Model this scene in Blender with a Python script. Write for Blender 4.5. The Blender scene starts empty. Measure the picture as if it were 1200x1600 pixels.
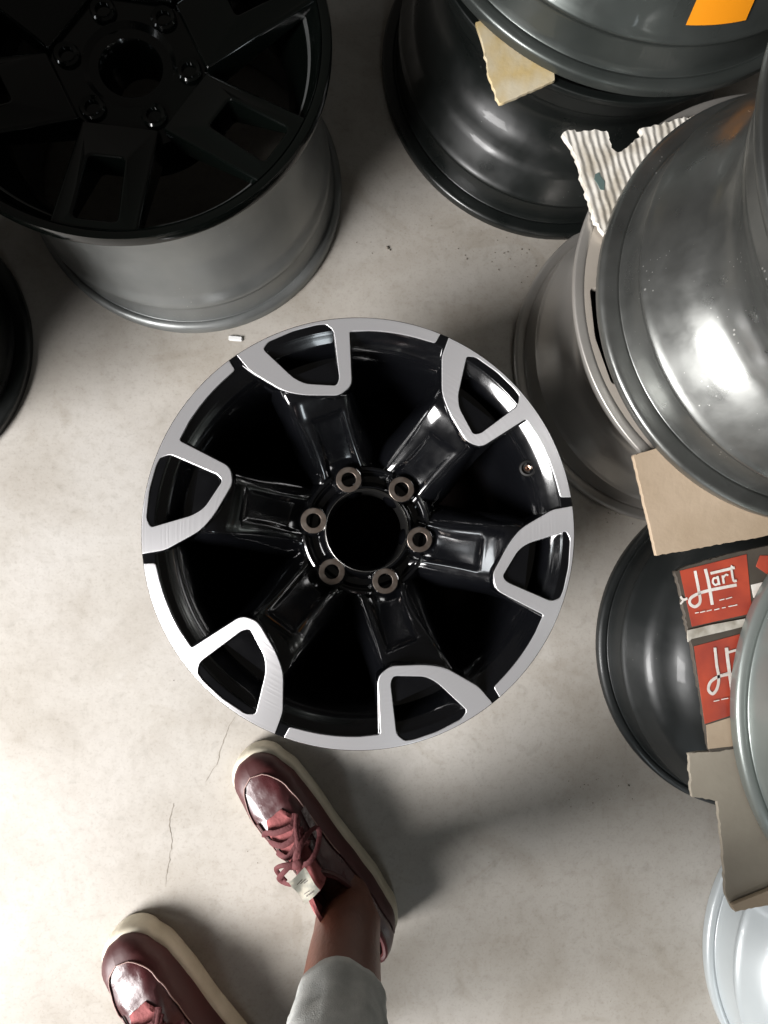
import bpy, bmesh, math, random
from mathutils import Vector, Matrix, noise
random.seed(4)
S = bpy.context.scene
C = S.collection
PI = math.pi
R_ = math.radians

# ---------------------------------------------------------------- camera
H, F = 0.80, 760.0                       # camera height (m), focal length in pixels of the 1200x1600 photo
NAD = (546.0, 838.0)                     # where the vertical under the camera meets the photo
cd = bpy.data.cameras.new('camera'); cam = bpy.data.objects.new('camera', cd); C.objects.link(cam)
cd.sensor_fit = 'VERTICAL'; cd.sensor_height = 24.0; cd.lens = F / 1600 * 24.0
cd.clip_start = 0.02; cd.clip_end = 200
Dc = Vector(((NAD[0] - 600) / F, -(NAD[1] - 800) / F, -1)).normalized()
q = Dc.rotation_difference(Vector((0, 0, -1)))
cam.matrix_world = Matrix.Translation((0, 0, H)) @ q.to_matrix().to_4x4()
S.camera = cam
CR = q.to_matrix()
def P(u, v, z=0.0):
    """world point at height z that the photo shows at pixel u, v"""
    d = CR @ Vector(((u - 600) / F, -(v - 800) / F, -1))
    t = (z - H) / d.z
    return Vector((d.x * t, d.y * t, z))

def ring_at(u, v, r, z):
    """centre and radius, at height z, of the circle the photo shows round pixel u, v with radius r"""
    q_ = [P(u + r * math.cos(t * PI / 12), v + r * math.sin(t * PI / 12), z) for t in range(24)]
    A = Matrix(((0, 0, 0), (0, 0, 0), (0, 0, 0))); y = Vector((0, 0, 0))      # least squares circle through them
    for p in q_:
        a = Vector((2 * p.x, 2 * p.y, 1)); b = p.x * p.x + p.y * p.y
        for i in range(3):
            y[i] += a[i] * b
            for j in range(3): A[i][j] += a[i] * a[j]
    x = A.inverted() @ y
    return Vector((x[0], x[1], z)), math.sqrt(x[2] + x[0] ** 2 + x[1] ** 2)

# ---------------------------------------------------------------- light
w = bpy.data.worlds.new('World'); S.world = w; w.use_nodes = True
bg = w.node_tree.nodes['Background']
bg.inputs[0].default_value = (1.0, 0.93, 0.84, 1); bg.inputs[1].default_value = 0.042
def area(name, loc, target, sx, sy, power, col):
    l = bpy.data.lights.new(name, 'AREA'); l.shape = 'RECTANGLE'; l.size = sx; l.size_y = sy
    l.energy = power; l.color = col
    o = bpy.data.objects.new(name, l); C.objects.link(o); o.location = loc
    o.rotation_euler = (Vector(target) - Vector(loc)).to_track_quat('-Z', 'Y').to_euler()
    return o
KL = area('window_light', (-2.55, -1.60, 1.95), (0, -0.3, 0), 1.7, 1.3, 100, (1.0, 0.98, 0.97))
KL.data.spread = R_(95)
area('side_highlight_light', (-2.3, 0.25, 1.0), (0, 0, .1), 0.18, 0.9, 5.5, (0.93, 0.97, 1.0))  # added lamp, gives the highlight on the middle wheel's inner right wall
area('doorway_light', (0.7, -2.6, 1.5), (0.2, 0, 0), 0.22, 1.2, 7, (0.86, 0.95, 1.0))
S.view_settings.view_transform = 'Standard'; S.view_settings.look = 'None'
S.view_settings.exposure = 0; S.view_settings.gamma = 1
S.view_settings.use_curve_mapping = False
S.render.resolution_x = 768; S.render.resolution_y = 1024
S.render.engine = 'CYCLES'

# ---------------------------------------------------------------- materials
def mat(name, col, rough=0.5, metal=0.0, coat=0.0, spec=0.5, var=None, bump=None, rvar=None):
    """var=(scale, colour2, contrast) mottles the colour; bump=(scale, strength); rvar=(scale, lo, hi)"""
    m = bpy.data.materials.new(name); m.use_nodes = True
    nt = m.node_tree; b = nt.nodes['Principled BSDF']
    b.inputs['Base Color'].default_value = (*col, 1); b.inputs['Roughness'].default_value = rough
    b.inputs['Metallic'].default_value = metal; b.inputs['Coat Weight'].default_value = coat
    b.inputs['Coat Roughness'].default_value = 0.06; b.inputs['Specular IOR Level'].default_value = spec
    tc = nt.nodes.new('ShaderNodeTexCoord')
    def nz(scale, detail=6):
        n = nt.nodes.new('ShaderNodeTexNoise'); n.inputs['Scale'].default_value = scale
        n.inputs['Detail'].default_value = detail; nt.links.new(tc.outputs['Object'], n.inputs['Vector']); return n
    if var:
        n = nz(var[0]); r = nt.nodes.new('ShaderNodeValToRGB')
        r.color_ramp.elements[0].position = 0.5 - var[2]; r.color_ramp.elements[1].position = 0.5 + var[2]
        r.color_ramp.elements[0].color = (*col, 1); r.color_ramp.elements[1].color = (*var[1], 1)
        nt.links.new(n.outputs[0], r.inputs[0]); nt.links.new(r.outputs[0], b.inputs['Base Color'])
    if rvar:
        n = nz(rvar[0]); r = nt.nodes.new('ShaderNodeMapRange')
        r.inputs[1].default_value = 0.35; r.inputs[2].default_value = 0.65
        r.inputs[3].default_value = rvar[1]; r.inputs[4].default_value = rvar[2]
        nt.links.new(n.outputs[0], r.inputs[0]); nt.links.new(r.outputs[0], b.inputs['Roughness'])
    if bump:
        n = nz(bump[0], 8); bp = nt.nodes.new('ShaderNodeBump'); bp.inputs['Strength'].default_value = bump[1]
        bp.inputs['Distance'].default_value = 0.002
        nt.links.new(n.outputs[0], bp.inputs['Height']); nt.links.new(bp.outputs[0], b.inputs['Normal'])
    return m

def speck(m, scale, thr, col, rough=0.8):
    """scattered dust specks mixed over a material"""
    nt = m.node_tree; b = nt.nodes['Principled BSDF']
    tc = nt.nodes.new('ShaderNodeTexCoord'); v = nt.nodes.new('ShaderNodeTexVoronoi'); v.inputs['Scale'].default_value = scale
    nt.links.new(tc.outputs['Object'], v.inputs['Vector'])
    n = nt.nodes.new('ShaderNodeTexNoise'); n.inputs['Scale'].default_value = scale * 0.13
    nt.links.new(tc.outputs['Object'], n.inputs['Vector'])
    mr = nt.nodes.new('ShaderNodeMapRange'); mr.inputs[1].default_value = 0.5; mr.inputs[2].default_value = 0.75
    mr.inputs[3].default_value = 0; mr.inputs[4].default_value = thr
    nt.links.new(n.outputs[0], mr.inputs[0])
    lt = nt.nodes.new('ShaderNodeMath'); lt.operation = 'LESS_THAN'
    nt.links.new(v.outputs['Distance'], lt.inputs[0]); nt.links.new(mr.outputs[0], lt.inputs[1])
    mx = nt.nodes.new('ShaderNodeMix'); mx.data_type = 'RGBA'
    src = b.inputs['Base Color'].links[0].from_socket if b.inputs['Base Color'].links else None
    if src: nt.links.new(src, mx.inputs[6])
    else: mx.inputs[6].default_value = b.inputs['Base Color'].default_value
    mx.inputs[7].default_value = (*col, 1)
    nt.links.new(lt.outputs[0], mx.inputs[0]); nt.links.new(mx.outputs[2], b.inputs['Base Color'])
    return m

M = {}
M['gloss_black'] = mat('gloss black paint', (0.003, 0.0032, 0.004), 0.16, 0, 1.0, 0.5, rvar=(30, 0.10, 0.22))
M['barrel_black'] = mat('black barrel paint', (0.0035, 0.0035, 0.004), 0.3, 0, 0.5, 0.4, rvar=(25, 0.22, 0.4))
M['inside_black'] = mat('matt black inside', (0.004, 0.0038, 0.0036), 0.55, 0, 0, 0.25)
M['shade_black'] = mat('brown-black opening shade', (0.006, 0.0035, 0.003), 0.9, 0, 0, 0.1)  # colour stands for the shade behind the wheel's openings
M['lug_metal'] = mat('machined lug seat', (0.36, 0.31, 0.27), 0.38, 0.9, var=(90, (0.20, 0.15, 0.12), 0.2))
M['bore_metal'] = mat('machined bore edge', (0.55, 0.54, 0.52), 0.25, 1.0)
M['satin_black'] = speck(mat('satin black barrel', (0.006, 0.0075, 0.007), 0.32, 0, 0.12, 0.5, rvar=(18, 0.27, 0.46), bump=(8, 0.15)), 90, 0.10, (0.16, 0.18, 0.17))
M['dull_black'] = speck(mat('dull black barrel', (0.014, 0.016, 0.016), 0.40, 0.2, 0.1, 0.5, rvar=(18, 0.34, 0.52), bump=(12, 0.1)), 90, 0.10, (0.12, 0.12, 0.11))
M['face_black'] = mat('gloss black face', (0.002, 0.003, 0.0025), 0.15, 0, 0.2, 0.5)
M['grey_barrel'] = speck(mat('dull grey barrel', (0.19, 0.20, 0.198), 0.36, 0.6, 0, 0.5, var=(7, (0.30, 0.31, 0.305), 0.22), rvar=(20, 0.3, 0.5)), 120, 0.09, (0.5, 0.5, 0.48))
M['green_grey'] = mat('dark green grey barrel', (0.050, 0.058, 0.054), 0.30, 0.6, 0.3, 0.5, var=(6, (0.10, 0.11, 0.105), 0.25), rvar=(16, 0.26, 0.45))
M['satin_silver'] = speck(mat('satin grey barrel', (0.12, 0.124, 0.118), 0.31, 0.85, 0.1, 0.5, var=(9, (0.24, 0.245, 0.235), 0.2), rvar=(26, 0.27, 0.42), bump=(40, .10)), 170, 0.20, (0.6, 0.6, 0.57))
M['brown_silver'] = mat('dull silver barrel', (0.36, 0.34, 0.315), 0.36, 0.6, 0, 0.5, var=(8, (0.46, 0.44, 0.41), 0.2))
M['cream_metal'] = mat('cream grey metal face', (0.52, 0.47, 0.41), 0.45, 0.3, var=(12, (0.40, 0.36, 0.31), 0.2))
M['pale_silver'] = mat('pale silver barrel', (0.30, 0.33, 0.315), 0.36, 0.6, 0.2, var=(9, (0.24, 0.265, 0.25), 0.2))
M['white_paint'] = mat('white barrel', (0.42, 0.455, 0.465), 0.33, 0.1, 0.3, var=(7, (0.36, 0.39, 0.40), 0.2))
M['tan_card'] = mat('tan cardboard', (0.46, 0.36, 0.26), 0.85, var=(14, (0.38, 0.29, 0.20), 0.2), bump=(120, 0.2))
M['grey_card'] = mat('dusty cardboard', (0.37, 0.33, 0.265), 0.85, var=(9, (0.28, 0.245, 0.195), 0.2), bump=(100, 0.2))
M['yellow_card'] = mat('yellowed cardboard', (0.62, 0.47, 0.22), 0.8, var=(22, (0.66, 0.58, 0.42), 0.12), bump=(60, 0.5))
M['print_black'] = mat('dark printed card', (0.055, 0.045, 0.035), 0.6, var=(20, (0.09, 0.075, 0.06), 0.2))
M['print_red'] = mat('red print', (0.50, 0.075, 0.035), 0.5, var=(22, (0.27, 0.04, 0.028), 0.2))
M['print_white'] = mat('white print', (0.80, 0.77, 0.72), 0.55, var=(60, (0.62, 0.55, 0.5), 0.15))
M['tape'] = mat('worn packing tape', (0.55, 0.52, 0.46), 0.35, 0, 0.3, var=(45, (0.3, 0.27, 0.22), 0.12))
M['orange'] = mat('orange sticker', (0.85, 0.30, 0.01), 0.45)
M['leather'] = mat('maroon leather', (0.080, 0.020, 0.022), 0.36, 0, 0.3, 0.7, var=(16, (0.055, 0.013, 0.015), 0.2), bump=(38, 0.9), rvar=(35, 0.26, 0.50))
M['guard'] = mat('dark maroon guard', (0.075, 0.014, 0.014), 0.5, var=(18, (0.05, 0.01, 0.01), 0.2), bump=(90, 0.2))
M['canvas'] = mat('faded maroon lining', (0.30, 0.085, 0.085), 0.85, var=(40, (0.2, 0.05, 0.05), 0.2), bump=(250, 0.5))
M['lace'] = mat('maroon lace', (0.10, 0.021, 0.023), 0.8, bump=(300, 0.5))
M['sole'] = mat('cream rubber', (0.72, 0.66, 0.53), 0.55, var=(22, (0.56, 0.50, 0.38), 0.2), bump=(80, 0.25))
M['piping'] = mat('pale piping', (0.42, 0.27, 0.24), 0.6)
M['tag'] = mat('white woven tag', (0.66, 0.64, 0.54), 0.6, var=(70, (0.36, 0.37, 0.32), 0.10), bump=(120, 0.15))
M['side_tag'] = mat('grey side tag', (0.34, 0.30, 0.30), 0.6, var=(200, (0.16, 0.12, 0.12), 0.1))
M['skin'] = mat('brown skin', (0.165, 0.060, 0.036), 0.42, 0, 0, 0.5, var=(25, (0.115, 0.040, 0.024), 0.2), bump=(180, 0.3))
M['skin'].node_tree.nodes['Principled BSDF'].inputs['Subsurface Weight'].default_value = 0.08
M['skin'].node_tree.nodes['Principled BSDF'].inputs['Subsurface Scale'].default_value = 0.004
M['denim_cuff'] = mat('pale cuff', (0.52, 0.53, 0.51), 0.9, var=(60, (0.38, 0.39, 0.38), 0.2), bump=(900, 0.35))
M['trouser'] = mat('black trouser', (0.012, 0.012, 0.014), 0.9, bump=(300, 0.5))
M['brass'] = mat('valve brass', (0.75, 0.5, 0.38), 0.25, 1.0)
M['leaf'] = mat('dry leaf', (0.22, 0.15, 0.085), 0.8, var=(60, (0.1, 0.07, 0.04), 0.2))
M['grit'] = mat('dark grit', (0.10, 0.09, 0.075), 0.9, var=(60, (0.25, 0.22, 0.18), 0.2))
M['crack'] = mat('crack dirt', (0.27, 0.24, 0.20), 0.95)
M['chip'] = mat('white wheel weight', (0.75, 0.75, 0.74), 0.5)

# machined aluminium: brushed in circles round the wheel axis
def machined():
    m = mat('machined aluminium', (0.88, 0.87, 0.885), 0.30, 0.72)
    nt = m.node_tree; b = nt.nodes['Principled BSDF']
    tc = nt.nodes.new('ShaderNodeTexCoord')
    cr = nt.nodes.new('ShaderNodeVectorMath'); cr.operation = 'CROSS_PRODUCT'; cr.inputs[0].default_value = (0, 0, 1)
    nt.links.new(tc.outputs['Object'], cr.inputs[1])
    vt = nt.nodes.new('ShaderNodeVectorTransform'); vt.vector_type = 'VECTOR'; vt.convert_from = 'OBJECT'; vt.convert_to = 'WORLD'
    nt.links.new(cr.outputs[0], vt.inputs[0]); nt.links.new(vt.outputs[0], b.inputs['Tangent'])
    b.inputs['Anisotropic'].default_value = 0.7; b.inputs['Anisotropic Rotation'].default_value = 0.25
    ln = nt.nodes.new('ShaderNodeVectorMath'); ln.operation = 'LENGTH'; nt.links.new(tc.outputs['Object'], ln.inputs[0])
    n = nt.nodes.new('ShaderNodeTexNoise'); n.noise_dimensions = '1D'; n.inputs['Scale'].default_value = 900
    nt.links.new(ln.outputs['Value'], n.inputs['W'])
    mr = nt.nodes.new('ShaderNodeMapRange'); mr.inputs[3].default_value = 0.26; mr.inputs[4].default_value = 0.46
    nt.links.new(n.outputs[0], mr.inputs[0]); nt.links.new(mr.outputs[0], b.inputs['Roughness'])
    bp = nt.nodes.new('ShaderNodeBump'); bp.inputs['Strength'].default_value = 0.12; bp.inputs['Distance'].default_value = 0.0004
    nt.links.new(n.outputs[0], bp.inputs['Height']); nt.links.new(bp.outputs[0], b.inputs['Normal'])
    return speck(m, 55, .035, (0.12, 0.11, 0.11))
M['machined'] = machined()

def floor_mat():
    m = bpy.data.materials.new('worn concrete'); m.use_nodes = True; nt = m.node_tree; b = nt.nodes['Principled BSDF']
    tc = nt.nodes.new('ShaderNodeTexCoord')
    def nz(s, d, dist=0.0, off=(0, 0, 0)):
        mp = nt.nodes.new('ShaderNodeMapping'); mp.inputs['Location'].default_value = off
        nt.links.new(tc.outputs['Object'], mp.inputs[0])
        n = nt.nodes.new('ShaderNodeTexNoise'); n.inputs['Scale'].default_value = s; n.inputs['Detail'].default_value = d
        n.inputs['Distortion'].default_value = dist; nt.links.new(mp.outputs[0], n.inputs['Vector']); return n
    def ramp(src, p0, c0, p1, c1):
        r = nt.nodes.new('ShaderNodeValToRGB'); r.color_ramp.elements[0].position = p0; r.color_ramp.elements[1].position = p1
        r.color_ramp.elements[0].color = (*c0, 1); r.color_ramp.elements[1].color = (*c1, 1)
        nt.links.new(src.outputs[0], r.inputs[0]); return r
    def mix(a, c, f, mode='MULTIPLY'):
        x = nt.nodes.new('ShaderNodeMix'); x.data_type = 'RGBA'; x.blend_type = mode; x.inputs[0].default_value = f
        nt.links.new(a.outputs[0] if len(a.outputs) < 3 else a.outputs[2], x.inputs[6]); nt.links.new(c.outputs[0], x.inputs[7]); return x
    a = ramp(nz(2.2, 5, 0.6), 0.32, (0.365, 0.335, 0.292), 0.68, (0.445, 0.422, 0.39))
    c = ramp(nz(9, 8, 0.4, (3, 1, 0)), 0.30, (0.84, 0.82, 0.79), 0.55, (1, 1, 1))
    d = ramp(nz(70, 6, 0, (1, 5, 0)), 0.25, (0.86, 0.85, 0.83), 0.5, (1, 1, 1))
    e = ramp(nz(26, 3, 1.5, (7, 2, 0)), 0.60, (1, 1, 1), 0.72, (0.86, 0.86, 0.85))
    g = ramp(nz(240, 4, 0, (4, 4, 0)), 0.32, (0.87, 0.855, 0.84), 0.46, (1, 1, 1)); h = ramp(nz(4.5, 7, 2.5, (2, 8, 0)), 0.60, (1, 1, 1), 0.66, (0.90, 0.885, 0.86))
    x = mix(mix(mix(mix(mix(a, c, 0.9), d, 0.8), e, 0.7), g, 0.8), h, 0.8)
    nt.links.new(x.outputs[2], b.inputs['Base Color'])
    r = nt.nodes.new('ShaderNodeMapRange'); r.inputs[3].default_value = 0.45; r.inputs[4].default_value = 0.75
    nt.links.new(nz(6, 6, 0, (9, 9, 0)).outputs[0], r.inputs[0]); nt.links.new(r.outputs[0], b.inputs['Roughness'])
    bp = nt.nodes.new('ShaderNodeBump'); bp.inputs['Strength'].default_value = 0.25; bp.inputs['Distance'].default_value = 0.002
    nt.links.new(nz(45, 10).outputs[0], bp.inputs['Height']); nt.links.new(bp.outputs[0], b.inputs['Normal'])
    return m
M['floor'] = floor_mat()

def corr_mat():
    """torn corrugated board with its inner ribs showing"""
    m = mat('torn corrugated board', (0.66, 0.62, 0.54), 0.9)
    nt = m.node_tree; b = nt.nodes['Principled BSDF']
    tc = nt.nodes.new('ShaderNodeTexCoord'); mp = nt.nodes.new('ShaderNodeMapping'); mp.inputs['Rotation'].default_value = (0, 0, R_(-14))
    nt.links.new(tc.outputs['Object'], mp.inputs[0])
    n = nt.nodes.new('ShaderNodeTexNoise'); n.inputs['Scale'].default_value = 30; n.inputs['Detail'].default_value = 5
    nt.links.new(tc.outputs['Object'], n.inputs['Vector'])
    r = nt.nodes.new('ShaderNodeValToRGB'); r.color_ramp.elements[0].position = 0.35; r.color_ramp.elements[1].position = 0.55
    r.color_ramp.elements[0].color = (0.44, 0.40, 0.33, 1); r.color_ramp.elements[1].color = (0.68, 0.65, 0.59, 1)
    nt.links.new(n.outputs[0], r.inputs[0]); nt.links.new(r.outputs[0], b.inputs['Base Color'])
    wv = nt.nodes.new('ShaderNodeTexWave'); wv.inputs['Scale'].default_value = 34; wv.inputs['Distortion'].default_value = 2.5
    wv.inputs['Detail'].default_value = 2; nt.links.new(mp.outputs[0], wv.inputs['Vector'])
    bp = nt.nodes.new('ShaderNodeBump'); bp.inputs['Strength'].default_value = 0.5; bp.inputs['Distance'].default_value = 0.0022
    nt.links.new(wv.outputs[1], bp.inputs['Height']); nt.links.new(bp.outputs[0], b.inputs['Normal'])
    return m
M['corr'] = corr_mat()

# ---------------------------------------------------------------- helpers
def obj(name, me, m, parent=None, smooth=True, sharp=38):
    if isinstance(me, bmesh.types.BMesh):
        bm = me; me = bpy.data.meshes.new(name)
        bmesh.ops.recalc_face_normals(bm, faces=bm.faces[:]); bm.to_mesh(me); bm.free()
    me.materials.clear(); me.materials.append(m)
    if smooth:
        for p in me.polygons: p.use_smooth = True
        me.set_sharp_from_angle(angle=R_(sharp))
    o = bpy.data.objects.new(name, me); C.objects.link(o)
    if parent: o.parent = parent
    return o
def empty(name, loc, rot=(0, 0, 0)):
    o = bpy.data.objects.new(name, None); C.objects.link(o); o.location = loc; o.rotation_euler = rot
    o.empty_display_size = 0.05; return o
def tag(o, label, cat, group=None, kind=None):
    if label: o['label'] = label
    if cat: o['category'] = cat
    if group: o['group'] = group
    if kind: o['kind'] = kind
    return o

def lathe(prof, n=128, closed=True, a0=0, a1=2 * PI):
    bm = bmesh.new(); full = abs(a1 - a0 - 2 * PI) < 1e-6
    k = n if full else n + 1
    rings = []
    for i in range(k):
        a = a0 + (a1 - a0) * i / n
        rings.append([bm.verts.new((r * math.cos(a), r * math.sin(a), z)) for r, z in prof])
    m = len(prof)
    for i in range(k if full else k - 1):
        A, B = rings[i], rings[(i + 1) % k]
        for j in range(m if closed else m - 1):
            bm.faces.new((A[j], A[(j + 1) % m], B[(j + 1) % m], B[j]))
    return bm
def smoothprof(pts, it=2):
    """Chaikin corner cutting of a closed profile"""
    for _ in range(it):
        q_ = []
        for i in range(len(pts)):
            a, b = pts[i], pts[(i + 1) % len(pts)]
            q_ += [(a[0] * .75 + b[0] * .25, a[1] * .75 + b[1] * .25), (a[0] * .25 + b[0] * .75, a[1] * .25 + b[1] * .75)]
        pts = q_
    return pts
def roundpoly(pts, rads, n=6):
    """closed 2D polygon with each corner rounded by its own radius"""
    out = []; N = len(pts)
    for i in range(N):
        p0, p1, p2 = Vector(pts[i - 1]), Vector(pts[i]), Vector(pts[(i + 1) % N]); r = rads[i] if hasattr(rads, '__len__') else rads
        if r <= 0: out.append(tuple(p1)); continue
        d1, d2 = (p0 - p1), (p2 - p1); t = min(r, d1.length * .45, d2.length * .45)
        a, b = p1 + d1.normalized() * t, p1 + d2.normalized() * t
        for k in range(n + 1):
            s = k / n; out.append(tuple(a * (1 - s) ** 2 + p1 * 2 * s * (1 - s) + b * s * s))
    return out
def offset(pts, d):
    """move a closed polygon outwards (d>0) regardless of its winding"""
    N = len(pts); ar = sum(pts[i - 1][0] * pts[i][1] - pts[i][0] * pts[i - 1][1] for i in range(N))
    s = 1 if ar > 0 else -1; out = []
    for i in range(N):
        a, b = Vector(pts[i - 1]), Vector(pts[(i + 1) % N]); t = (b - a)
        if t.length < 1e-9: out.append(pts[i]); continue
        t.normalize(); nrm = Vector((t.y, -t.x)) * s
        out.append((pts[i][0] + nrm.x * d, pts[i][1] + nrm.y * d))
    return out
def plate(loops, z0, z1, bevel=0.0006):
    """solid plate from an outline and its holes, between heights z0 and z1 -> mesh"""
    cu = bpy.data.curves.new('t', 'CURVE'); cu.dimensions = '2D'; cu.fill_mode = 'BOTH'
    cu.extrude = (z1 - z0) / 2 - bevel; cu.bevel_depth = bevel; cu.bevel_resolution = 2; cu.offset = -bevel
    for lp in loops:
        sp = cu.splines.new('POLY'); sp.points.add(len(lp) - 1); sp.use_cyclic_u = True
        for i, p in enumerate(lp): sp.points[i].co = (p[0], p[1], 0, 1)
    o = bpy.data.objects.new('t', cu); C.objects.link(o)
    me = bpy.data.meshes.new_from_object(o.evaluated_get(bpy.context.evaluated_depsgraph_get()))
    bpy.data.objects.remove(o); bpy.data.curves.remove(cu)
    me.transform(Matrix.Translation((0, 0, (z0 + z1) / 2))); return me
def tube(pts, r, n=8, closed=False, flat=1.0, cap=True):
    """tube through points; r number or list; flat squashes it in z"""
    bm = bmesh.new(); pts = [Vector(p) for p in pts]; N = len(pts); rings = []
    for i, p in enumerate(pts):
        a = pts[i - 1] if (i or closed) else pts[0]; b = pts[(i + 1) % N] if (i < N - 1 or closed) else pts[-1]
        t = (b - a).normalized(); up = Vector((0, 0, 1)) if abs(t.z) < .95 else Vector((0, 1, 0))
        s = t.cross(up).normalized(); u = s.cross(t).normalized(); rr = r[i] if hasattr(r, '__len__') else r
        rings.append([bm.verts.new(p + s * rr * math.cos(2 * PI * k / n) + u * rr * flat * math.sin(2 * PI * k / n)) for k in range(n)])
    for i in range(N if closed else N - 1):
        A, B = rings[i], rings[(i + 1) % N]
        for k in range(n): bm.faces.new((A[k], A[(k + 1) % n], B[(k + 1) % n], B[k]))
    if cap and not closed: bm.faces.new(rings[0][::-1]); bm.faces.new(rings[-1])
    return bm
def spline(pts, n=8, closed=False):
    """Catmull-Rom through points"""
    pts = [Vector(p) for p in pts]; N = len(pts); out = []
    for i in range(N if closed else N - 1):
        g = (lambda k: pts[k % N]) if closed else (lambda k: pts[max(0, min(N - 1, k))])
        p0, p1, p2, p3 = g(i - 1), g(i), g(i + 1), g(i + 2)
        for k in range(n):
            t = k / n
            out.append(.5 * (2 * p1 + (p2 - p0) * t + (2 * p0 - 5 * p1 + 4 * p2 - p3) * t * t + (3 * p1 - p0 - 3 * p2 + p3) * t ** 3))
    if not closed: out.append(pts[-1])
    return out
def grid(rows, close_u=False, thick=0):
    bm = bmesh.new(); V = [[bm.verts.new(p) for p in r] for r in rows]
    for i in range(len(V) - 1):
        n = len(V[i])
        for j in range(n if close_u else n - 1):
            bm.faces.new((V[i][j], V[i][(j + 1) % n], V[i + 1][(j + 1) % n], V[i + 1][j]))
    return bm
SM = .5
def lerp(tab, x):
    if x <= tab[0][0]: return tab[0][1]
    for (a, va), (b, vb) in zip(tab, tab[1:]):
        if x <= b:
            t = (x - a) / (b - a); t = t * t * (3 - 2 * t) * SM + t * (1 - SM)
            return va + (vb - va) * t
    return tab[-1][1]

# ---------------------------------------------------------------- floor
fm = grid([[(x, y, 0) for x in (-6, -2, 2, 6)] for y in (-6, -2, 2, 6)])
tag(obj('floor', fm, M['floor'], smooth=False), None, None, kind='structure')
def crack(px, wd):
    pts = []
    for a, b in zip(px, px[1:]):
        for k in range(6):
            t = k / 6; u = a[0] + (b[0] - a[0]) * t + random.uniform(-1.3, 1.3); v = a[1] + (b[1] - a[1]) * t
            pts.append(P(u, v, 0.0004))
    bm = bmesh.new(); L, Rr = [], []
    for i, p in enumerate(pts):
        ww = wd * random.uniform(.25, 1) * (0.3 if i in (0, len(pts) - 1) else 1)
        L.append(bm.verts.new(p + Vector((-ww, 0, 0)))); Rr.append(bm.verts.new(p + Vector((ww, ww * .3, 0))))
    for i in range(len(pts) - 1): bm.faces.new((L[i], Rr[i], Rr[i + 1], L[i + 1]))
    return bm
bm = crack([(368, 1120), (355, 1140), (345, 1172), (338, 1195), (316, 1228)], 0.0006)
tag(obj('floor_crack', bm, M['crack'], smooth=False), None, None, kind='structure')
bm = crack([(272, 1255), (264, 1285), (269, 1312), (266, 1335), (262, 1360), (256, 1390)], 0.0007)
tag(obj('floor_crack', bm, M['crack'], smooth=False), None, None, kind='structure')

# ---------------------------------------------------------------- main wheel
T = 0.235                                  # height of the wheel's face
CM, R = ring_at(559, 834.5, 340, T)          # its centre and radius
def profile(R, T, lip=0.018, well=0.048, cone=True):
    o = [(R, T), (R, T - .010), (R - .008, T - .017), (R - lip, T - .022), (R - lip - .002, T - .052), (R - lip - .006, T - .060),
         (R - well, T - .085), (R - well, T - .13), (R - lip - .012, .072), (R - lip - .004, .062), (R - lip, .055), (R - lip, .022),
         (R - .008, .017), (R, .010), (R, .0)]
    return o
def wheel_rim(root, R, T, outm, inner_lip=0.935, name='barrel'):
    o = profile(R, T)
    i = [(R * .77, 0), (R * .77, .012), (R * .77, .05), (R * .77, .075), (R * .785, .11), (R * .805, T - .10), (R * .818, T - .068),
         (R * .836, T - .042), (R * .866, T - .0215), (R * .905, T - .0085), (R * inner_lip, T - .0025), (R * inner_lip + .002, T)]
    pts = [(a, b) for a, b in o] + i
    # small roundings
    rp = roundpoly([(a, b) for a, b in pts], [.002, .003, .004, .004, .004, .004, .012, .012, .006, .006, .004, .004, .004, .003, .002] + [.002, .004, .006, .01, .01, .012, .012, .012, .015, .015, .002, .001], 5)
    return obj(name, lathe(rp, 160), outm, root, sharp=50)

root = empty('alloy_wheel', (CM.x, CM.y, 0))
tag(root, 'black wheel with bright machined rim and six frames, flat in the middle by the shoe', 'alloy wheel')
wheel_rim(root, R, T - .0012, M['gloss_black'])

def pol(rp, ang):                            # photo radius in pixels (338 = rim), angle in degrees -> local metres
    r = rp / 338 * R; return (r * math.cos(R_(ang)), r * math.sin(R_(ang)))
def arc(rp0, rp1, a0, a1, n):
    return [pol(rp0 + (rp1 - rp0) * k / n, a0 + (a1 - a0) * k / n) for k in range(n + 1)]
win = [pol(323, 6.8), pol(330.0, 4.5), pol(331.5, -3), pol(331.5, -9.6), pol(330.0, -12.0), pol(318, -13.9), pol(240, -13.2), pol(230, -11.6), pol(246, -0.4), pol(262, 2.6)]
win = roundpoly(win, [.004, .004, .006, .004, .003, .006, .005, .004, .014, .014], 5)
side = [pol(227, -17.6), pol(214.5, -11.8), pol(230, 1.5), pol(249, 7.6), pol(303, 13.2)]
def frame_outline(rout, ring_to=-43.9):
    o = []; rr = []
    def add(ps, r):
        for p in ps: o.append(p); rr.append(r)
    add([pol(rout, 13.6)], .0008)
    add(arc(rout, rout, 11, ring_to + 2, 26), 0)
    add([pol(rout, ring_to)], .0008)
    add([pol(319, ring_to + .4)], .003)
    add(arc(318, 316, ring_to + 3, -24, 9), 0)
    add([pol(314.5, -18.3)], .003)
    add([side[0]], .010); add([side[1]], .006); add([side[2]], .02); add([side[3]], .02); add([side[4]], .006)
    return roundpoly(o, rr, 5)
fo = frame_outline(336.0)
me_face = plate([fo, win], T - .0028, T, .0005)
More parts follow.
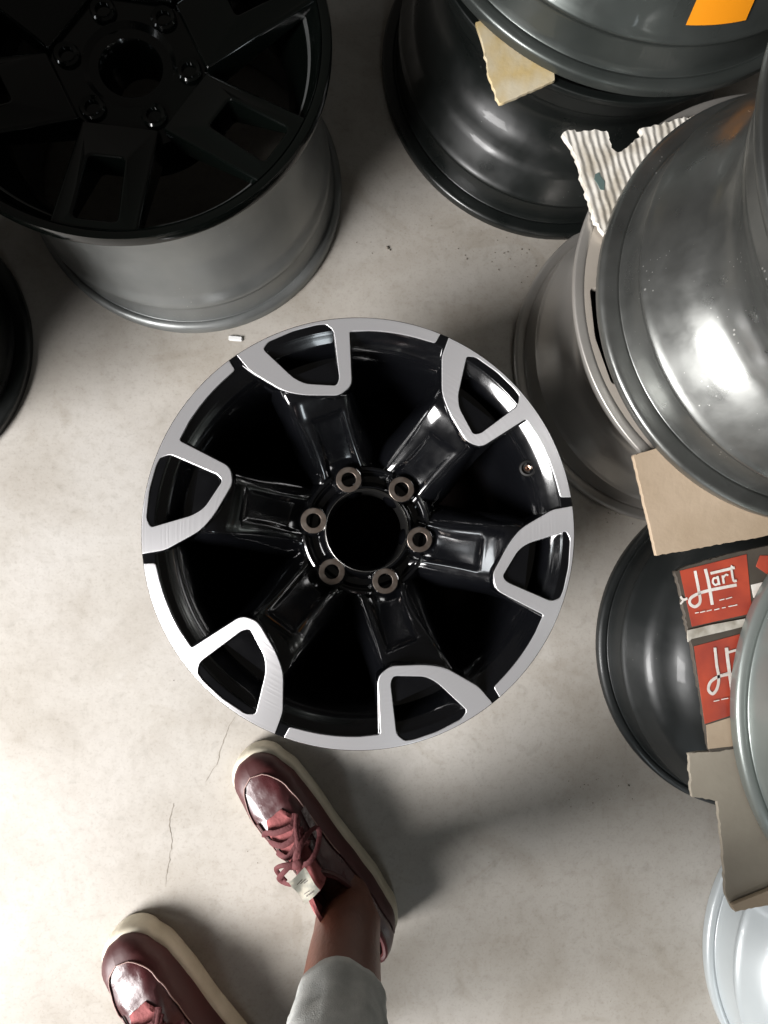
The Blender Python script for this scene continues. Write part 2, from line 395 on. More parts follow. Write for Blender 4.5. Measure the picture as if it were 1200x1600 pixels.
# the black body under each frame
bo = [pol(334, 14.6)] + arc(334, 334, 11, -17, 10) + [pol(332, -18.8), pol(314, -18.7)] + [side[0], side[1], side[2], side[3], side[4]]
bo = roundpoly(bo, [.002] + [0] * 11 + [.002, .003, .010, .010, .02, .02, .006], 5)
me_body = plate([offset(bo, .0010), offset(win, -.0010)], T - .040, T - .0016, .0012)
me_body2 = plate([offset(bo, .0024), offset(win, -.0040)], T - .058, T - .030, .006)

def spoke_bm():
    global SM; SM = 0.0
    bm = bmesh.new(); rows = []
    xs = [.198, .186, .176, .168, .160, .152, .1475, .1465, .1435, .141, .134, .126, .118, .110, .102, .094, .086, .078, .070]
    zt = [(.066, T - .097), (.085, T - .087), (.10, T - .075), (.12, T - .056), (.14, T - .0355), (.155, T - .020), (.165, T - .011), (.176, T - .0050), (.21, T - .004)]
    L = [(.066, .040), (.085, .033), (.11, .0305), (.14, .0285), (.165, .029), (.19, .031)]
    Rr = [(.066, -.043), (.085, -.037), (.11, -.0385), (.135, -.042), (.155, -.047), (.19, -.052)]
    pl = [(.066, .019), (.088, .017), (.12, .010), (.15, .006), (.2, .006)]
    pr = [(.066, -.024), (.088, -.023), (.12, -.025), (.15, -.030), (.2, -.031)]
    pd = [(.07, .0055), (.105, .0055), (.135, .0040), (.1435, .0028), (.1475, .0), (.2, .0)]
    for x in xs:
        z = lerp(zt, x); l, r, a, b, d = lerp(L, x), lerp(Rr, x), lerp(pl, x), lerp(pr, x), lerp(pd, x)
        dd = .055
        fl = .004 + .010 * max(0, min(1, (.165 - x) / .05))
        sec = [(r - .010 - fl, z - dd), (r - .006 - fl, z - .036), (r - .002 - fl * .75, z - .020), (r - fl * .35, z - .0085), (r + .003, z - .0024), (r + .0065, z - .0004), (b - .0035, z), (b - .0008, z - .0012 * (d > 0)), (b + .0015, z - d * .85), (b + .004, z - d),
               ((a + b) / 2, z - d * 1.02), (a - .004, z - d), (a - .0015, z - d * .85), (a + .0008, z - .0012 * (d > 0)), (a + .0035, z), (l - .0065, z - .0004), (l - .003, z - .0024), (l + fl * .35, z - .0085), (l + .002 + fl * .75, z - .020), (l + .006 + fl, z - .036), (l + .010 + fl, z - dd)]
        rows.append([bm.verts.new((x, y, zz)) for y, zz in sec])
    for A, B in zip(rows, rows[1:]):
        for j in range(len(A)): bm.faces.new((A[j], A[(j + 1) % len(A)], B[(j + 1) % len(A)], B[j]))
    bm.faces.new(rows[0][::-1]); bm.faces.new(rows[-1])
    return bm
bm = spoke_bm(); SM = .5
TW = R_(2.9)                                 # the frames sit a little further round than the bolts
for v in bm.verts:
    v.co = Matrix.Rotation(TW * max(0, min(1, (v.co.x - .085) / .065)), 3, 'Z') @ v.co
me_sp = bpy.data.meshes.new('spoke'); bmesh.ops.recalc_face_normals(bm, faces=bm.faces[:]); bm.to_mesh(me_sp); bm.free()
# bosses round each bolt hole
HT = T - .078
def ringprof(ri, ro, z0, z1, b=.001):
    return [(ri, z0), (ro, z0), (ro, z1 - b), (ro - b, z1), (ri + b, z1), (ri, z1 - b)]
boss_p = [(.0095, HT - .045), (.024, HT - .045), (.0235, HT - .020), (.0205, HT - .010), (.0185, HT - .0045), (.0182, HT - .001), (.0172, HT), (.0165, HT - .0004), (.0095, HT - .0004)]
seat_p = ringprof(.0096, .0168, HT - .012, HT + .0006, .0006)
bm = lathe(boss_p, 40); me_boss = bpy.data.meshes.new('bolt_boss'); bmesh.ops.recalc_face_normals(bm, faces=bm.faces[:]); bm.to_mesh(me_boss); bm.free()
bm = lathe(seat_p, 40); me_seat = bpy.data.meshes.new('bolt_seat'); bmesh.ops.recalc_face_normals(bm, faces=bm.faces[:]); bm.to_mesh(me_seat); bm.free()
for m_ in (me_face, me_body, me_body2): m_.transform(Matrix.Rotation(TW, 4, 'Z'))
HO = Vector((.0055, .0, 0))
A0 = 49.8
for k in range(6):
    a = R_(A0 + 60 * k)
    sp = obj('spoke', me_sp if k == 0 else sp0.data, M['gloss_black'], root); sp.rotation_euler.z = a
    if k == 0:
        sp0 = sp
        me_sp.set_sharp_from_angle(angle=R_(55))
    fb = obj('window_frame', me_body, M['gloss_black'], sp); fb2 = obj('frame_back', me_body2, M['gloss_black'], sp)
    mf = obj('machined_face', me_face, M['machined'], sp)
    r6 = .0712; ro = Vector((r6, 0, 0))
    bo_ = obj('bolt_boss', me_boss, M['gloss_black'], root); bo_.location = Vector((r6 * math.cos(a), r6 * math.sin(a), 0)) + HO
    st = obj('bolt_seat', me_seat, M['lug_metal'], bo_)
# hub
HB = T - .090
hub_p = [(.0545, HB - .045), (.098, HB - .050), (.100, HB - .022), (.094, HB - .008), (.086, HB - .001), (.078, HB - .001), (.074, HB - .006), (.066, HB - .007), (.0615, HB - .001), (.0605, HB + .008), (.058, HB + .011), (.0562, HB + .011), (.0545, HB + .009)]
obj('hub', lathe(hub_p, 96), M['gloss_black'], root, sharp=40).location = HO
obj('centre_bore', lathe([(.0528, HB - .045), (.0546, HB - .045), (.0556, HB + .0105), (.0550, HB + .0122), (.0541, HB + .0125), (.0535, HB + .010)], 96), M['bore_metal'], root).location = HO
obj('bore_sleeve', lathe([(.0505, HB - .044), (.0527, HB - .044), (.0534, HB + .008), (.0526, HB + .008)], 96), M['inside_black'], root).location = HO
# rib arcs between the bosses
for k in range(6):
    a = R_(A0 + 30 + 60 * k)
    pts = [(.083 * math.cos(a + t), .083 * math.sin(a + t), HB + .0015) for t in [R_(-15 + 5 * j) for j in range(7)]]
    obj('hub_rib', tube(pts, .003, 8), M['gloss_black'], root).location = HO
obj('opening_shade_disc', lathe([(.0, .012), (R * .775, .012), (R * .775, .015), (.0, .015)], 64, closed=False), M['shade_black'], root)  # added disc closing the barrel, so the openings stay black as in shade
# valve hole with its seat
va = R_(20.5); vr = R * .862
vo = empty('valve', (0, 0, 0)); vo.parent = root
bm = lathe([(.0028, -.004), (.0075, -.004), (.0082, .0), (.0072, .0018), (.0055, .0022), (.0050, -.001), (.0028, -.001)], 28)
bm.transform(Matrix.Scale(1.35, 4))
v1 = obj('grommet', bm, M['inside_black'], vo)
v2 = obj('valve_seat', lathe([(.0016, -.003), (.0043, -.003), (.0043, .0014), (.0034, .0022), (.0022, .0018), (.0016, .0008)], 24), M['brass'], vo)
vo.location = (vr * math.cos(va), vr * math.sin(va), T - .0225)
vo.rotation_euler = Vector((-math.cos(va) * .45, -math.sin(va) * .45, .88)).to_track_quat('Z', 'Y').to_euler()

# ---------------------------------------------------------------- other wheels
def simple_disc(root, R, T, m, up=True):
    zf = T - .05 if up else .05
    for k in range(6):
        a = R_(12 + 60 * k)
        bm = bmesh.new(); rows = []
        for x, wd, z, th in ((.05, .026, zf - .035, .03), (.10, .022, zf - .022, .026), (.16, .024, zf - .006, .024), (R - .052, .032, zf, .022)):
            rows.append([bm.verts.new((x, s * wd, z + q_ * th)) for s, q_ in ((-1, 0), (-.8, 1), (.8, 1), (1, 0))])
        for A, B in zip(rows, rows[1:]):
            for j in range(4): bm.faces.new((A[j], A[(j + 1) % 4], B[(j + 1) % 4], B[j]))
        bm.faces.new(rows[0][::-1]); bm.faces.new(rows[-1])
        obj('spoke', bm, m, root).rotation_euler.z = a
    obj('hub', lathe([(.035, zf - .05), (.075, zf - .05), (.072, zf - .012), (.06, zf - .004), (.04, zf - .004)], 48), m, root)

def back_wheel(c, R, T, outm, discm, label, group=None, face=True, flange=0.024, rot=(0, 0, 0), name='alloy_wheel', rtop=1.0):
    root = empty(name, c, rot)
    f = flange
    o = [(R, T), (R, T - .008), (R - .006, T - .012), (R - f, T - .016), (R - f - .002, T - .046), (R - f - .007, T - .050), (R - f - .009, T - .058),
         (R - .062, T - .095), (R - .060, T - .125), (R - f - .022, .092), (R - f - .010, .070), (R - f - .004, .058), (R - f + .0005, .052), (R - f - .0035, .047), (R - f - .0005, .020),
         (R - f + .002, .0135), (R - f + .005, .0160), (R - .004, .0145), (R, .011), (R - .001, .0)]
    i = [(R - .012, 0), (R - f - .008, .008), (R - f - .009, .05), (R - .068, .095), (R - .069, T - .10), (R - f - .012, T - .05), (R - f - .008, T - .012), (R - .012, T)]
    rp = roundpoly(o + i, [.002, .003, .003, .004, .005, .003, .005, .02, .02, .02, .006, .003, .0025, .003, .003, .002, .002, .003, .003, .002] + [.003] * 8, 3)
    rp = [(r * (1 + (rtop - 1) * max(0, min(1, (z - .09) / .06))), z) for r, z in rp]
    obj('barrel', lathe(rp, 144), outm, root, sharp=55)
    if face: simple_disc(root, R * rtop, T, discm)
    tag(root, label, 'alloy wheel', group)
    return root
GR = 'wheels lying around the open floor'
# top left: face up, six slotted spokes
TA = .235
ca = P(300, 296, 0); ct = P(175, 52, TA)
ct, RA = ring_at(165, 52, 337, TA); ca, RB = ring_at(297, 298, 234, 0)
print('AA', ct, RA, ca, RB)
rootA = empty('alloy_wheel', (ct.x, ct.y, 0))
shift = Vector((ca.x - ct.x, ca.y - ct.y)) * .8
tag(rootA, 'gloss black face-up wheel with slotted spokes and grey barrel in the upper left', 'alloy wheel')
o = [(RA, TA), (RA, TA - .008), (RA - .006, TA - .014), (RA - .030, TA - .020), (RA - .034, TA - .05), (RB - .03, TA - .09), (RB - .030, .12), (RB - .020, .066), (RB - .014, .054), (RB - .0125, .047), (RB - .0165, .042), (RB - .014, .020), (RB - .012, .0135), (RB - .009, .016), (RB - .004, .0145), (RB, .010), (RB, 0)]
i = [(RB - .012, 0), (RB - .024, .012), (RB - .04, .1), (RB - .045, .14), (RA * .80, TA - .09), (RA * .86, TA - .05), (RA * .93, TA - .02), (RA * .955, TA - .004), (RA * .965, TA)]
prof = roundpoly(o + i, [.0025, .003, .004, .008, .008, .02, .02, .008, .004, .003, .003, .003, .002, .002, .003, .003, .002, .003, .004, .01, .01, .01, .01, .01, .004, .002], 3)
bmA = lathe(prof, 160)
for v in bmA.verts: v.co += Vector((shift.x, shift.y, 0)) * max(0, 1 - v.co.z / .16)          # the lower flange sits off centre
obj('barrel', bmA, M['grey_barrel'], rootA, sharp=50)
# black inside skin: lines the barrel, 1 mm proud of it
prof2 = [(RA - .010, TA - .016), (RA + .0008, TA - .011), (RA + .0012, TA - .002), (RA - .0005, TA + .0012), (RA * .9665, TA + .0008), (RA * .950, TA - .003), (RA * .912, TA - .0155), (RA * .838, TA - .042), (RA * .780, TA - .09), (RB - .047, .14), (RB - .042, .1),
         (RB - .046, .1), (RB - .050, .14), (RA * .76, TA - .09), (RA * .822, TA - .046), (RA * .900, TA - .019), (RA * .938, TA - .008), (RA * .952, TA - .001)]
obj('inner_rim', lathe(prof2, 144), M['face_black'], rootA, sharp=50)
def spokeA():
    x0, x1 = .085, RA * .957
    out = [(x0, -.047), (x1 - .004, -.050), (x1, -.044), (x1, .044), (x1 - .004, .050), (x0, .047)]
    slot = [(.145, -.021), (x1 - .015, -.0255), (x1 - .015, .0255), (.145, .021)]
    me = plate([roundpoly(out, [.004] * 6, 4), roundpoly(slot, .006, 5)], TA - .038, TA - .003, .0035)
    for v in me.vertices:                                       # spokes fall away towards the hub
        d = max(0, .205 - v.co.x); v.co.z -= 1.6 * d * d + .10 * d
        if v.co.x > .185: v.co.z = max(v.co.z, TA - .038 + .024 * min(1, (v.co.x - .185) / .03))
    return me
meA = spokeA()
for k in range(6):
    o_ = obj('spoke', meA, M['face_black'], rootA, sharp=30); o_.rotation_euler.z = R_(-94 + 60 * k)
obj('hub', lathe([(.036, TA - .10), (.105, TA - .10), (.104, TA - .052), (.094, TA - .043), (.058, TA - .043), (.052, TA - .048), (.040, TA - .048), (.036, TA - .055)], 64), M['face_black'], rootA)
for k in range(6):
    a = R_(-64 + 60 * k)
    o_ = obj('bolt_boss', lathe([(.008, TA - .08), (.017, TA - .08), (.016, TA - .040), (.014, TA - .038), (.0095, TA - .040), (.008, TA - .05)], 28), M['face_black'], rootA)
    o_.location = (.075 * math.cos(a), .075 * math.sin(a), 0)
rootA.rotation_euler = (0, 0, 0)
tA = math.atan2(shift.length, TA)

# far left dark wheel
cB, rB = ring_at(-195, 545, 238, 0)
back_wheel(cB, rB, .23, M['satin_black'], M['face_black'], 'dark wheel cut off by the left edge, beside the wheel with slotted spokes')
for j_, (dx_, dy_, lb_) in enumerate(((.02, .01, 'unseen second wheel added on the dark wheel at the left edge to cast shade'), (-.01, .02, 'unseen third wheel added on the dark wheel at the left edge to cast shade'), (.015, .03, 'unseen topmost wheel added to the dark stack at the left edge to cast shade'))):
    back_wheel(cB + Vector((dx_, dy_, .236 * (j_ + 1))), rB, .233, M['satin_black'], M['face_black'], lb_, 'wheels stacked in pairs around the floor')  # unseen wheels, added to throw shade over the upper left
# top centre black wheel on the floor, another on it
cC, rC = ring_at(851, 126, 252, 0)
back_wheel(cC, rC, .232, M['satin_black'], M['face_black'], 'glossy black wheel on the floor at the top, under a dark green grey wheel', 'wheels stacked in pairs around the floor', rtop=.88)
cD, rD = ring_at(983, -187, 344, .240)
wD = back_wheel(cD, rD, .235, M['green_grey'], M['face_black'], 'dark green grey wheel with an orange sticker, on top of the glossy black wheel', 'wheels stacked in pairs around the floor', flange=.016)
# right stack
cF, rF = ring_at(1236, 444, 346, .232); cF.y -= .030; cF.x -= .019; rF -= .019
wF = back_wheel(Vector((cF.x, cF.y, 0)), rF, .232, M['brown_silver'], M['barrel_black'], 'dull brownish silver wheel on the floor at the right, bottom of its stack', 'wheels stacked in pairs around the floor', flange=.02)
wins = []
for k_ in range(6):
    a_ = R_(178 + 60 * k_)
    wins.append(roundpoly([(r_ * math.cos(a_ + t_), r_ * math.sin(a_ + t_)) for r_, t_ in ((rF - .021, 0), (rF - .021, R_(14)), (rF - .021, R_(28)), (.12, R_(26)), (.12, R_(2)))], .006, 4))
obj('face_plate', plate([[((rF - .0045) * math.cos(2 * PI * j / 120), (rF - .0045) * math.sin(2 * PI * j / 120)) for j in range(120)], *wins], .2235, .2308, .001), M['cream_metal'], wF)
cE, rE = ring_at(1254, 467, 331, .241); cE += Vector((-.006, -.016, 0)); rE -= .005
back_wheel(cE, rE, .235, M['satin_silver'], M['barrel_black'], 'satin grey wheel with dusty flange and bright hotspot, on the dull silver wheel', 'wheels stacked in pairs around the floor', flange=.025, rtop=.98)
# lower right stack
cI, rI = ring_at(1168, 1011, 240, 0); cI.x -= .008
back_wheel(cI, rI, .232, M['dull_black'], M['barrel_black'], 'satin black wheel on the floor under the red printed cardboard', 'wheels stacked in pairs around the floor', flange=.016, rtop=.84)
cJ, rJ = ring_at(1490, 1115, 350, .241); cJ.x -= .022
back_wheel(cJ, rJ * .98, .235, M['pale_silver'], M['barrel_black'], 'pale silver wheel at the right edge, on top of the red printed cardboard', 'wheels stacked in pairs around the floor', flange=.014)
cK, rK = ring_at(1335, 1474, 238, 0); cK.x -= .016
back_wheel(cK, rK, .232, M['white_paint'], M['white_paint'], 'white wheel on the floor in the bottom right corner under dusty cardboard', None, flange=.014)

# orange sticker on the barrel of the green grey wheel
def on_barrel(c, r, a0, a1, z0, z1, n=10, r1=None):
    rows = []
    for zz, rr in ((z0, r), (z1, r if r1 is None else r1)):
        rows.append([c + Vector((rr * math.cos(a0 + (a1 - a0) * k / n), rr * math.sin(a0 + (a1 - a0) * k / n), zz)) for k in range(n + 1)])
    return grid(rows)

obj('sticker', on_barrel(Vector((0, 0, 0)), rD - .0225, R_(-88.5), R_(-73.5), .068, .092, 12, rD - .0345), M['orange'], wD)

# ---------------------------------------------------------------- cardboard
def sheet(name, px, z, th, m, jag=0.0, seed=1, zs=None):
    """a piece of card lying at height z; px = outline in photo pixels, unprojected onto it"""
    rnd = random.Random(seed); pts = []
    for i in range(len(px)):
        a, b = px[i], px[(i + 1) % len(px)]; j = jag if len(a) < 3 else a[2]
        L = math.hypot(b[0] - a[0], b[1] - a[1]); n = max(1, int(L / 5)) if j else 1
        for k in range(n):
            t = k / n; p = P(a[0] + (b[0] - a[0]) * t + (rnd.uniform(-j, j) if k else 0), a[1] + (b[1] - a[1]) * t + (rnd.uniform(-j, j) if k else 0), z)
            pts.append((p.x, p.y))
    cx_, cy_ = sum(p[0] for p in pts) / len(pts), sum(p[1] for p in pts) / len(pts)
    me = plate([[(p[0] - cx_, p[1] - cy_) for p in pts]], 0, th, .0004)
    o = obj(name, me, m, None, smooth=False); o.location = (cx_, cy_, z); return o
o = sheet('cardboard_scrap', [(876, 214), (884, 208), (905, 211), (930, 208), (945, 210), (952, 236), (962, 243), (985, 228), (1000, 216), (995, 207), (1018, 200), (1050, 192), (1085, 186), (1112, 182), (1140, 190, 0), (1160, 320, 0), (1040, 420, 0), (962, 395, 0), (938, 366), (925, 345), (908, 290), (898, 250), (888, 232)], .234, .0055, M['corr'], 2.2, 3)
bl = plate([[(p_.x - o.location.x, p_.y - o.location.y) for p_ in [P(u, v, .240) for u, v in ((930, 272), (936, 269), (939, 276), (945, 284), (944, 297), (938, 296), (933, 286), (929, 280))]]], 0, .0006, .0001)
bl = obj('paint_blot', bl, mat('dark green blot', (0.10, 0.15, 0.14), .7), o, smooth=False); bl.location = (0, 0, .0056)
tag(o, 'torn white corrugated cardboard with ribs showing, under the satin grey wheel', 'cardboard')
o = sheet('cardboard_scrap', [(742, 40, 0), (752, 70), (764, 128), (768, 140), (779, 166, 1), (820, 150, 1), (865, 130, 0), (860, 60, 0), (800, 20, 0)], .234, .004, M['yellow_card'], 1.6, 5)
tag(o, 'yellowed torn cardboard corner poking out under the dark green grey wheel', 'cardboard')
o = sheet('cardboard_sheet', [(986, 712, .6), (1060, 690, 0), (1300, 690, 0), (1300, 815, 0), (1200, 836, .8), (1022, 868, .6)], .238, .005, M['tan_card'], .6, 6)
tag(o, 'clean tan cardboard sheet under the satin grey wheel, above the red printed card', 'cardboard')
# printed card
zc = .233
o = sheet('printed_cardboard', [(1050, 892, 2.0), (1066, 885, 1), (1130, 866, .5), (1215, 848, 0), (1300, 830, 0), (1320, 1130, 0), (1200, 1150, 0), (1160, 1166, .6), (1104, 1172, 1.0), (1090, 1085, 1.3), (1076, 1005, 2.0), (1070, 985, 1.5), (1060, 930, 1.2)], zc, .005, M['print_black'], 1, 8)
tag(o, 'dark cardboard printed with red panels reading Hart in white, at the right edge', 'cardboard')
top = zc + .005
def inked(name, px, m, lift=.0006, parent=o, th=.0005):
    pts = [P(u, v, top + lift) for u, v in px]
    me = plate([[(p.x - parent.location.x, p.y - parent.location.y) for p in pts]], 0, th, .0001)
    q_ = obj(name, me, m, parent, smooth=False); q_.location = (0, 0, top - parent.location.z + lift); return q_
inked('red_panel', [(1062, 892), (1166, 866), (1175, 958), (1081, 979)], M['print_red'], .0002)
inked('red_panel', [(1084, 1010), (1180, 984), (1195, 1100), (1101, 1131)], M['print_red'], .0002)
inked('red_panel', [(1187, 868), (1202, 868), (1210, 882), (1198, 897), (1181, 885)], M['print_red'], .0002)
inked('white_label', [(1173, 914), (1205, 906), (1207, 925), (1177, 934)], M['print_white'], .0002)
inked('tape_strip', [(1073, 985), (1110, 976), (1165, 966), (1190, 961), (1190, 971), (1140, 984), (1080, 998), (1074, 1003)], M['tape'], .0012, th=.0012)
inked('bare_card', [(1103, 1133), (1180, 1108), (1200, 1150), (1160, 1164), (1106, 1170)], M['tan_card'], .0002)
NS = [0]
def stroke(px, wpx, name='letter', m=None, lift=.0009):
    NS[0] += 1; lift += .00012 * NS[0] % .0016
    pts = spline([P(u, v, top + lift) for u, v in px], 6) if len(px) > 2 else [P(u, v, top + lift) for u, v in px]
    rows = []
    for i, p in enumerate(pts):
        t = (pts[min(i + 1, len(pts) - 1)] - pts[max(i - 1, 0)]); t.z = 0; t.normalize(); n = Vector((-t.y, t.x, 0)) * wpx / 1380 / 2
        rows.append([p - n - o.location, p + n - o.location])
    return obj(name, grid(rows), m or M['print_white'], o, smooth=False)
# the script H with its loop, bars above and below 'art'
stroke([(1086, 892), (1091, 918), (1094, 936), (1092, 944), (1085, 948), (1078, 943), (1079, 935), (1090, 928), (1106, 923), (1125, 919), (1151, 914)], 5)
stroke([(1102, 889), (1107, 910), (1113, 945)], 5.5)
stroke([(1074, 935), (1068, 937), (1063, 932)], 4)
stroke([(1063, 944), (1068, 938)], 3)
stroke([(1110, 896), (1148, 887)], 4.5)
stroke([(1142, 884), (1147, 888)], 3)
stroke([(1120, 903), (1115, 904), (1114, 910), (1118, 914), (1123, 911)], 3.5)      # a
stroke([(1121, 900), (1124, 914)], 4)
stroke([(1129, 899), (1131, 912)], 4)                                                 # r
stroke([(1130, 903), (1134, 898), (1138, 899)], 3)
stroke([(1143, 890), (1146, 907), (1151, 907)], 4)                                    # t
for a, b in (((1086, 958), (1092, 957)), ((1094, 957), (1102, 955)), ((1104, 955), (1112, 953)), ((1116, 953), (1124, 951)), ((1128, 950), (1134, 949)), ((1138, 948), (1152, 945)), ((1124, 938), (1132, 936)), ((1134, 936), (1144, 933))):
    stroke([a, b], 1.6)
stroke([(1117, 1012), (1120, 1040), (1123, 1058), (1121, 1074), (1114, 1084), (1107, 1078), (1110, 1066), (1121, 1058), (1140, 1052)], 5)
stroke([(1135, 1012), (1138, 1038), (1144, 1080)], 6)
stroke([(1136, 1020), (1150, 1016), (1175, 1010)], 4)
stroke([(1128, 1056), (1160, 1050)], 4)
for a, b in (((1115, 1096), (1124, 1094)), ((1127, 1093), (1138, 1091))): stroke([a, b], 1.6)
# dusty card strips hanging down below
o2 = sheet('cardboard_strip', [(1072, 1176, 0), (1088, 1173, 0), (1120, 1172, 0), (1150, 1164, 0), (1330, 1120, 0), (1330, 1372, 0), (1200, 1386, 1), (1185, 1392, 1), (1141, 1418, .5), (1130, 1395, 1), (1126, 1330, 1), (1117, 1250, 1.2), (1104, 1246, 1), (1078, 1243, 1.5)], .2335, .004, M['grey_card'], 1.2, 9)
tag(o2, 'dusty grey brown cardboard strip hanging between printed card and white wheel', 'cardboard')
o3 = sheet('cardboard_edge', [(1139, 1411, .4), (1165, 1400, .6), (1215, 1380, .4), (1330, 1350, 0), (1330, 1385, 0), (1215, 1408, .4), (1175, 1414, .8), (1145, 1421, .4)], .240, .004, M['tan_card'], .5, 12)
o3.parent = o2; o3.location = o3.location - o2.location

# ---------------------------------------------------------------- small things on the floor
def small_stuff():
    bm = bmesh.new(); rnd = random.Random(3)
    spots = [(605, 388, 3.2), (609, 391, 2)] + [(rnd.gauss(800, 45), rnd.gauss(402, 12), rnd.uniform(.6, 1.7)) for _ in range(26)] + \
            [(rnd.uniform(250, 1050), rnd.uniform(380, 1580), rnd.uniform(.3, .9)) for _ in range(70)] + [(rnd.gauss(960, 20), rnd.gauss(800, 14), rnd.uniform(.6, 1.6)) for _ in range(18)] + [(982, 1227, 2)] + [(rnd.gauss(700, 90), rnd.gauss(375, 22), rnd.uniform(.4, 1.1)) for _ in range(30)] + [(rnd.gauss(930, 40), rnd.gauss(1235, 20), rnd.uniform(.4, 1.1)) for _ in range(20)]
    for u, v, s in spots:
        p = P(u, v, 0); r = s / 950
        bmesh.ops.create_icosphere(bm, subdivisions=1, radius=r, matrix=Matrix.Translation(p + Vector((0, 0, r * .5))) @ Matrix.Rotation(rnd.random() * 6, 4, 'Z') @ Matrix.Diagonal((1, .7, .6, 1)))
    return bm
tag(obj('floor_grit', small_stuff(), M['grit'], smooth=False), 'loose dark grit and crumbs scattered on the concrete', 'grit', kind='stuff')
def leaf(px, seed):
    rnd = random.Random(seed); bm = bmesh.new(); c = P(*px[0], 0.004)
    cen = bm.verts.new(c + Vector((0, 0, .006))); vs = []
    for u, v in px[1:]: vs.append(bm.verts.new(P(u, v, 0) + Vector((0, 0, rnd.uniform(.001, .009)))))
    for a, b in zip(vs, vs[1:] + vs[:1]): bm.faces.new((cen, a, b))
    bmesh.ops.solidify(bm, geom=bm.faces[:], thickness=.0008); return bm
tag(obj('dry_leaf', leaf([(984, 800), (966, 796), (972, 786), (980, 792), (992, 784), (1002, 796), (1004, 808), (996, 812), (986, 806)], 2), M['leaf'], smooth=False), 'crumpled dry brown leaf on the floor beside the tan cardboard', 'leaf')
p = P(368, 529, .002)
bmw = bmesh.new(); bmesh.ops.create_cube(bmw, size=1, matrix=Matrix.Translation(p) @ Matrix.Rotation(R_(-3), 4, 'Z') @ Matrix.Diagonal((.022, .008, .004, 1)))
bmesh.ops.bevel(bmw, geom=bmw.edges[:], offset=.0012, segments=2, affect='EDGES')
tag(obj('wheel_weight', bmw, M['chip']), 'tiny white balance weight on the floor between the slotted wheel and the middle wheel', 'wheel weight')

